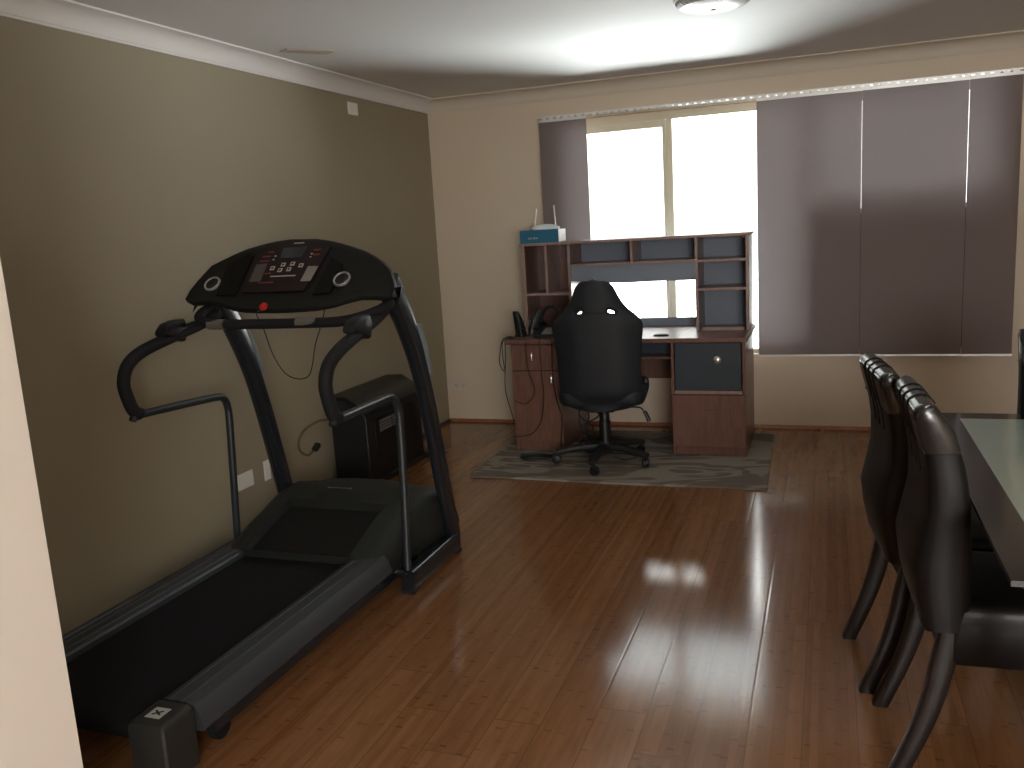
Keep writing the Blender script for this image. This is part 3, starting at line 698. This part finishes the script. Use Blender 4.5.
# base feet, uprights
UP = [(-2.57, .075), (-2.60, .18), (-2.645, .366), (-2.69, .56), (-2.738, .746), (-2.80, .94), (-2.88, 1.112), (-2.945, 1.21), (-2.995, 1.275)]
for sd in (-1, 1):
    x = XC+sd*.425
    ft = obj('base_foot', sweep(nb(), [(x, -3.045, .055), (x, -2.56, .055)], rrect(.062, .088, .014, 3), ref=(0, 0, 1)), m_blackg, TM)
    P = crom([(x+(0 if z < .9 else -sd*.006*((z-.9)/.4)), y, z) for y, z in UP], 5)
    n_ = len(P)
    upo = obj('upright', sweep(nb(), P, rrect(.092, .050, .02, 4), ref=(1, 0, 0), scales=[1.0+.0*i/n_ if i < n_*.55 else 1.0+.9*(i/n_-.55) for i in range(n_)]), m_blackg, TM)
    bm = nb(); sweep(bm, crom([(x+sd*.004, -2.735+.012, .87), (x+sd*.004, -2.785+.022, 1.00), (x+sd*.004, -2.825+.020, 1.085)], 4), rrect(.035, .05, .012, 3), ref=(1, 0, 0))
    obj('shroud', bm, m_shroud, upo)
    for yy in (-3.03, -2.575): obj('foot_pad', box(nb(), x-.028, x+.028, yy-.025, yy+.025, 0.0, .014), m_cap, ft)
obj('base_crossbar', sweep(nb(), [(XC-.40, -2.97, .062), (XC+.40, -2.97, .062)], rrect(.05, .04, .008, 3)), m_blackg, TM)
obj('base_crossbar', sweep(nb(), [(XC-.40, -2.62, .062), (XC+.40, -2.62, .062)], rrect(.05, .04, .008, 3)), m_blackg, TM)
# handrails
for sd in (-1, 1):
    x = XC+sd*.40
    dy_ = .035 if sd > 0 else 0
    fl = lambda y, z, f: (x+sd*.037*f, y-.043*f, z)       # the grips flare outwards towards the runner
    up_ = [fl(-3.00, 1.175, 0), fl(-3.10, 1.145, .2), fl(-3.27, 1.107, .7), fl(-3.39, 1.075, 1), fl(-3.465, 1.035, 1), fl(-3.495, .975, 1), fl(-3.485, .915, 1), fl(-3.465, .865, 1), fl(-3.435, .843, 1)]
    hr = obj('handrail', tube(nb(), [fl(-3.45, .846, 1), fl(-3.41, .841, 1), fl(-3.20, .833, .4), fl(-3.07+dy_, .826, 0), (x, -3.03+dy_, .812), (x+sd*.004, -3.005+dy_, .775), (x+sd*.006, -3.0+dy_, .70), (x+sd*.012, -3.015+dy_*.7, .40), (x+sd*.02, -3.03, .08)], .0165, 12, 7), m_tube, TM)
    obj('foam_grip', tube(nb(), up_, .0245, 14, 7), m_foam, hr)
    m_ = T(x+sd*.024, -3.275, 1.105) @ RX(-.30)
    bm = nb(); loft(bm, [[m_ @ Vector((a, y, b+h_/2)) for a, b in rrect(.052, h_, .014, 3)] for y, h_ in ((-.06, .03), (-.045, .055), (0, .078), (.045, .092), (.06, .07))])
    obj('control_pod', bm, m_black, hr)
    obj('end_stub', tube(nb(), [fl(-3.455, .86, 1), fl(-3.475, .825, 1)], .015, 10, 1, smooth=False), m_black, hr)
bar_ = obj('pulse_bar', tube(nb(), [(XC-.42, -2.96, 1.215), (XC-.425, -3.06, 1.19), (XC-.38, -3.14, 1.165), (XC-.28, -3.155, 1.148), (XC-.1, -3.155, 1.145), (XC+.1, -3.155, 1.145), (XC+.28, -3.155, 1.148), (XC+.38, -3.13, 1.165), (XC+.43, -3.05, 1.19), (XC+.425, -2.96, 1.215)], .0205, 14, 7), m_foam, TM)
for xa, xb in ((.395, .475), (.815, .905)):
    obj('sensor_plate', tube(nb(), [(xa, -3.155, 1.1475), (xb, -3.155, 1.1465)], .0215, 16, 2, smooth=False), m_sensor, bar_)
# console: tilted dished panel
ZT = [(-.50, 1.27), (-.485, 1.315), (-.465, 1.352), (-.44, 1.385), (-.36, 1.422), (-.292, 1.447), (-.20, 1.467), (-.116, 1.476), (.037, 1.471), (.13, 1.455), (.22, 1.432), (.30, 1.408), (.361, 1.383), (.41, 1.357), (.444, 1.333), (.472, 1.302), (.49, 1.27)]
def ztop(u):
    for (a, za), (b, zb) in zip(ZT, ZT[1:]):
        if u <= b: return za+(zb-za)*max(0, (u-a)/(b-a))
    return ZT[-1][1]
def zbot(u):
    a = abs(u); return 1.186+.035*(a/.48)**2+.020*math.exp(-((a-.34)/.09)**2)
def plane_pt(x, z, d=0):   # point on the face plane (45 degrees), d = offset towards the user
    y = -3.12+(z-1.2); n_ = Vector((0, -.7071, .7071)); return Vector((x, y, z))+n_*d
us = [-.490, -.475, -.44, -.40, -.35, -.29, -.23, -.17, -.10, -.03, .03, .10, .17, .23, .29, .35, .40, .44, .47, .485]
bm = nb(); rings = []
for u in us:
    x = XC+u-.005; e = 1-max(0, (abs(u)-.44)/.045)**2*.3
    zt_, zb_ = ztop(u), zbot(u); mid = (zt_+zb_)/2; zt_ = mid+(zt_-mid)*e; zb_ = mid+(zb_-mid)*e
    f0 = plane_pt(x, zb_); f1 = plane_pt(x, zt_)
    ring = [plane_pt(x, zb_+.006, -.004), plane_pt(x, zb_+.012, .004)]+[f0.lerp(f1, k_) + Vector((0, -.7071, .7071))*(.004-.006*math.sin(PI*k_)) for k_ in (.12, .3, .5, .7, .88)]+[plane_pt(x, zt_-.010, .003), plane_pt(x, zt_-.002, -.006)]
    bk_ = .09*e
    ring += [plane_pt(x, zt_-.005, -.03), Vector((x, f1.y+.02, zt_-.06)), Vector((x, f1.y-.01, zt_-.10)), Vector((x, f0.y+bk_+.03, zb_+.03)), Vector((x, f0.y+.05, zb_-.004)), Vector((x, f0.y+.015, zb_-.004))]
    rings.append(ring)
loft(bm, rings); con = obj('console', bm, m_console, TM, smooth=45)
def flat(name, quad, d, mt, parent, th=.002):
    bm = nb(); A = [plane_pt(x, z, d) for x, z in quad]; prism(bm, A, Vector((0, .7071, -.7071))*th); return obj(name, bm, mt, parent)
disp = flat('display_panel', [(.50, 1.262), (.80, 1.260), (.842, 1.425), (.76, 1.448), (.68, 1.458), (.58, 1.452), (.485, 1.425)], .0075, m_screen, con, .010)
BASE[disp.name] = BASE[con.name]
flat('lcd_screen', [(.615, 1.388), (.725, 1.388), (.73, 1.430), (.61, 1.430)], .0085, m_lcd, disp, .001)
flat('overlay_patch', [(.515, 1.300), (.570, 1.300), (.567, 1.370), (.512, 1.368)], .0085, m_overgrey, disp, .001)
flat('overlay_patch', [(.765, 1.295), (.812, 1.295), (.822, 1.350), (.772, 1.352)], .0085, m_overpale, disp, .001)
for x, z in ((.602, 1.350), (.648, 1.362), (.643, 1.341), (.692, 1.364), (.685, 1.343), (.737, 1.356)):
    flat('button', [(x-.010, z-.007), (x+.010, z-.007), (x+.010, z+.007), (x-.010, z+.007)], .0095, m_whiteink, disp, .002)
    flat('button_face', [(x-.005, z-.003), (x+.005, z-.003), (x+.005, z+.003), (x-.005, z+.003)], .0100, m_screen, disp, .001)
for (x, z, w_) in ((.560, 1.415, .03), (.545, 1.398, .04), (.545, 1.380, .045), (.785, 1.415, .035), (.79, 1.396, .03), (.59, 1.33, .03), (.60, 1.295, .07)):
    flat('red_legend', [(x-w_/2, z-.0025), (x+w_/2, z-.0025), (x+w_/2, z+.0025), (x-w_/2, z+.0025)], .0088, m_redink, disp, .001)
for (x, z, w_) in ((.680, 1.446, .05), (.67, 1.318, .12), (.590, 1.398, .010), (.588, 1.384, .010), (.765, 1.400, .010), (.765, 1.388, .008)):
    flat('white_legend', [(x-w_/2, z-.002), (x+w_/2, z-.002), (x+w_/2, z+.002), (x-w_/2, z+.002)], .0088, m_whiteink, disp, .001)
for xs_ in ([(.375, 1.255), (.470, 1.252), (.475, 1.405), (.44, 1.415), (.36, 1.375)], [(.845, 1.245), (.925, 1.25), (.93, 1.355), (.865, 1.385)]):
    flat('accessory_tray', xs_, .006, m_tray, con, .008)
for x, z in ((.330, 1.300), (.955, 1.298)):
    m_ = Matrix.Translation(plane_pt(x, z, .002)) @ RX(PI/4)
    sp = obj('console_speaker', lathe(nb(), [(.029, 0), (.029, .006), (.020, .004), (0, .003)], m_, 28), m_lcd, con)
    obj('speaker_ring', lathe(nb(), [(.029, 0), (.037, 0), (.037, .008), (.033, .011), (.029, .008), (.029, 0)], m_, 32), m_silver, sp)
key = obj('safety_key', lathe(nb(), [(.016, 0), (.018, .004), (.016, .012), (.008, .016), (0, .016)], Matrix.Translation(plane_pt(.645, 1.203, .006)) @ RX(PI/4), 18), m_red, con)
tag(obj('safety_cord', tube(nb(), [plane_pt(.643, 1.195, .006), (.622, -3.145, 1.185), (.615, -3.10, 1.12), (.640, -3.10, 1.03), (.675, -3.10, .96), (.715, -3.10, .923), (.765, -3.10, .912), (.805, -3.10, .925), (.828, -3.10, .97), (.850, -3.10, 1.05), (.885, -3.09, 1.14), (.905, -3.09, 1.195)], .0022, 6, 6), m_cable, con), None)

# ------------------------------------------------------------------ gas heater by the corner
HY0, HY1, HX0, HX1 = -1.75, -1.03, .035, .268
HT = thing('room_heater', 'black boxy room heater on the floor behind the treadmill against the olive wall', 'heater', ((HX0+HX1)/2, (HY0+HY1)/2, 0))
bm = nb(); prism(bm, [(HX0, HY0, .03), (HX1, HY0, .03), (HX1, HY0, .425), (HX1-.03, HY0, .47), (HX0+.10, HY0, .535), (HX0, HY0, .535)], (0, HY1-HY0, 0))
obj('casing', bm, m_heater, HT, bevel=.008)
obj('top_plate', prism(nb(), [(HX0-.005, HY0-.01, .537), (HX0+.11, HY0-.01, .537), (HX1-.025, HY0-.01, .482), (HX1+.005, HY0-.01, .445), (HX1+.005, HY0-.01, .452), (HX1-.02, HY0-.01, .492), (HX0+.115, HY0-.01, .552), (HX0-.005, HY0-.01, .552)], (0, HY1-HY0+.02, 0)), m_black, HT, bevel=.003)
obj('plinth', box(nb(), HX0+.01, HX1+.015, HY0+.02, HY1+.015, 0, .03), m_heater, HT, bevel=.004)
gf = obj('grille_surround', box(nb(), HX1, HX1+.008, HY0+.09, HY1-.08, .14, .41), m_black, HT, bevel=.003)
bm = nb()
for i in range(2):
    for j in range(4): box(bm, HX1+.0085, HX1+.012, HY0+.14+i*.16, HY0+.14+i*.16+.145, .315+j*.0185, .315+j*.0185+.013)
obj('outlet_louvre', bm, m_grille, gf)
bm = nb()
for j in range(7): box(bm, HX1+.008, HX1+.012, HY0+.11, HY1-.10, .155+j*.02, .155+j*.02+.006)
obj('intake_slats', bm, m_heater, gf)
obj('side_foot', box(nb(), HX0+.12, HX1+.04, HY1-.005, HY1+.035, 0, .035), m_heater, HT, bevel=.004)
lead = thing('power_lead', 'brown power lead with plug looped on the olive wall left of the heater', 'cable', (.02, -1.9, .3))
obj('cord', tube(nb(), [(.05, HY0-.012, .42), (.025, -1.80, .425), (.015, -1.86, .43), (.015, -1.99, .415), (.015, -2.06, .37), (.015, -2.06, .31), (.015, -1.99, .265), (.02, -1.94, .275)], .0065, 8, 7), m_beigecable, lead)
pb = nb(); box(pb, -.016, .016, -.028, .022, -.014, .014, T(.028, -1.915, .295) @ RX(.5)); plg = obj('plug', pb, m_cable, lead, bevel=.004)
obj('plug_pins', box(nb(), -.003, .003, .022, .038, -.008, .008, T(.028, -1.915, .295) @ RX(.5)), m_silver, plg)

# ------------------------------------------------------------------ dining table and chairs
TX0, TX1, TY0, TY1, TZ = 3.102, 3.99, -4.29, -2.82, .75
TB = thing('dining_table', 'black framed dining table with a frosted green glass centre at right', 'table', ((TX0+TX1)/2, (TY0+TY1)/2, 0))
bd = .085
bm = nb()
box(bm, TX0, TX0+bd, TY0, TY1, TZ-.012, TZ); box(bm, TX1-bd, TX1, TY0, TY1, TZ-.012, TZ); box(bm, TX0+bd, TX1-bd, TY0, TY0+bd, TZ-.012, TZ); box(bm, TX0+bd, TX1-bd, TY1-bd, TY1, TZ-.012, TZ)
obj('border', bm, m_tabblack, TB)
obj('glass_inset', box(nb(), TX0+bd, TX1-bd, TY0+bd, TY1-bd, TZ-.012, TZ), m_frost, TB, label='frosted pale green glass centre')
bm = nb(); i_ = .05
box(bm, TX0+i_, TX1-i_, TY0+i_, TY0+i_+.03, TZ-.075, TZ-.0125); box(bm, TX0+i_, TX1-i_, TY1-i_-.03, TY1-i_, TZ-.075, TZ-.0125); box(bm, TX0+i_, TX0+i_+.03, TY0+i_+.03, TY1-i_-.03, TZ-.075, TZ-.0125); box(bm, TX1-i_-.03, TX1-i_, TY0+i_+.03, TY1-i_-.03, TZ-.075, TZ-.0125)
obj('apron', bm, m_espresso, TB)
for x in (TX0+.10, TX1-.10):
    for y in (TY0+.10, TY1-.10):
        obj('leg', loft(nb(), [[(x+a, y+b, z) for a, b in rrect(w_, w_, .008, 2)] for z, w_ in ((0, .05), (TZ-.076, .075))]), m_espresso, TB)

def dining_chair():
    """local frame: width along y (0 centre), faces +x; back surface at x=0"""
    th = thing('dining_chair', 'x', 'chair'); W = .40
    back = [(.42, .018), (.50, .004), (.58, -.004), (.66, .012), (.72, .022), (.80, .020), (.84, .015), (.876, .008)]
    front = [(.42, .125), (.50, .125), (.58, .125), (.66, .122), (.72, .118), (.80, .110), (.84, .102), (.876, .092)]
    hb = [(.877, .006), (.885, .004), (.92, -.006), (.95, -.014), (.972, -.017), (.985, -.012), (.993, .000), (.996, .012)]
    hf = [(.877, .093), (.885, .092), (.92, .080), (.95, .062), (.972, .046), (.985, .037), (.993, .028), (.996, .016)]
    def body(back, front):
        bm = nb(); rings = []
        for (z, xb), (_, xf) in zip(back, front):
            ring = []; wf = [(-1, .25), (-1, .75), (-.97, .93), (-.85, 1), (-.5, 1.0), (0, 1.0), (.5, 1), (.85, 1), (.97, .93), (1, .75), (1, .25), (.97, .06), (.85, 0), (.5, 0), (0, 0), (-.5, 0), (-.85, 0), (-.97, .06)]
            ww = W/2*(1.0 if z < .98 else .985)
            for t_, d in wf:
                bul = .016*(1-t_*t_)*math.sin(PI*min(1, max(0, (z-.40)/.34)))
                ring.append((xb+(xf-xb)*d-(bul if d < .1 else 0), t_*ww, z))
            rings.append(ring)
        return loft(bm, rings)
    b_ = obj('backrest', body(back, front), m_leather, th, smooth=60)
    hp = obj('head_panel', body(hb, hf), m_glossleather, th, smooth=50)
    for t_ in (-.36, .0, .36):
        P = [(xb-.0008-.016*(1-t_*t_)*math.sin(PI*min(1, max(0, (z-.40)/.34))), t_*W/2*.98, z) for z, xb in back[5:]+hb[:-1]]+[(.014, t_*W/2*.98, .9975), (.030, t_*W/2*.98, .9935), (.048, t_*W/2*.98, .972)]
        obj('seam', tube(nb(), P, .0028, 6, 4), m_seam, hp)
    P = [(-.0015+.009, t_*W/2*.99, .878) for t_ in (-1, -.6, -.2, .2, .6, 1)]
    obj('piping', tube(nb(), P, .0022, 6, 4), m_seam, b_)
    bm = nb(); rings = []
    for z, s_ in ((.335, .97), (.345, 1), (.44, 1), (.475, .985), (.492, .93), (.498, .80)):
        rings.append([(.27+x*s_, y*s_, z) for x, y in rrect(.42, .40, .035, 4)])
    loft(bm, rings); obj('seat', bm, m_leather, th, smooth=50)
    for sy in (-1, 1):
        P = crom([(.085, 0, .42), (.064, 0, .33), (.046, 0, .24), (.012, 0, .13), (-.040, 0, .0)], 5)
        P = [Vector((p.x, sy*(W/2-.022), p.z)) for p in P]; n_ = len(P)
        bm = nb()
        rr_ = [[(p.x+a*(1.15-.35*i/n_), p.y+b, p.z) for a, b in rrect(.052, .040, .006, 2)] for i, p in enumerate(P)]
        loft(bm, rr_); obj('leg', bm, m_espresso, th)
        bm = nb(); loft(bm, [[(.44+a, sy*.185+b, z) for a, b in rrect(w_, w_, .006, 2)] for z, w_ in ((0, .034), (.34, .046))]); obj('leg', bm, m_espresso, th)
    return th
c1 = dining_chair(); c1['group'] = 'black leather dining chairs'
c1['label'] = 'black leather dining chair nearest the camera, its back overlapping the other chair'
c1.location = (2.972, -3.650, 0); c1.rotation_euler.z = math.radians(3)
c2 = dup(c1, (2.905, -3.225, 0), math.radians(7), 'black leather dining chair half hidden beyond the nearest dining chair')
c3 = dup(c1, (3.62, -2.50, 0), -PI/2, 'dining chair at the far end of the table, a sliver at the right edge')
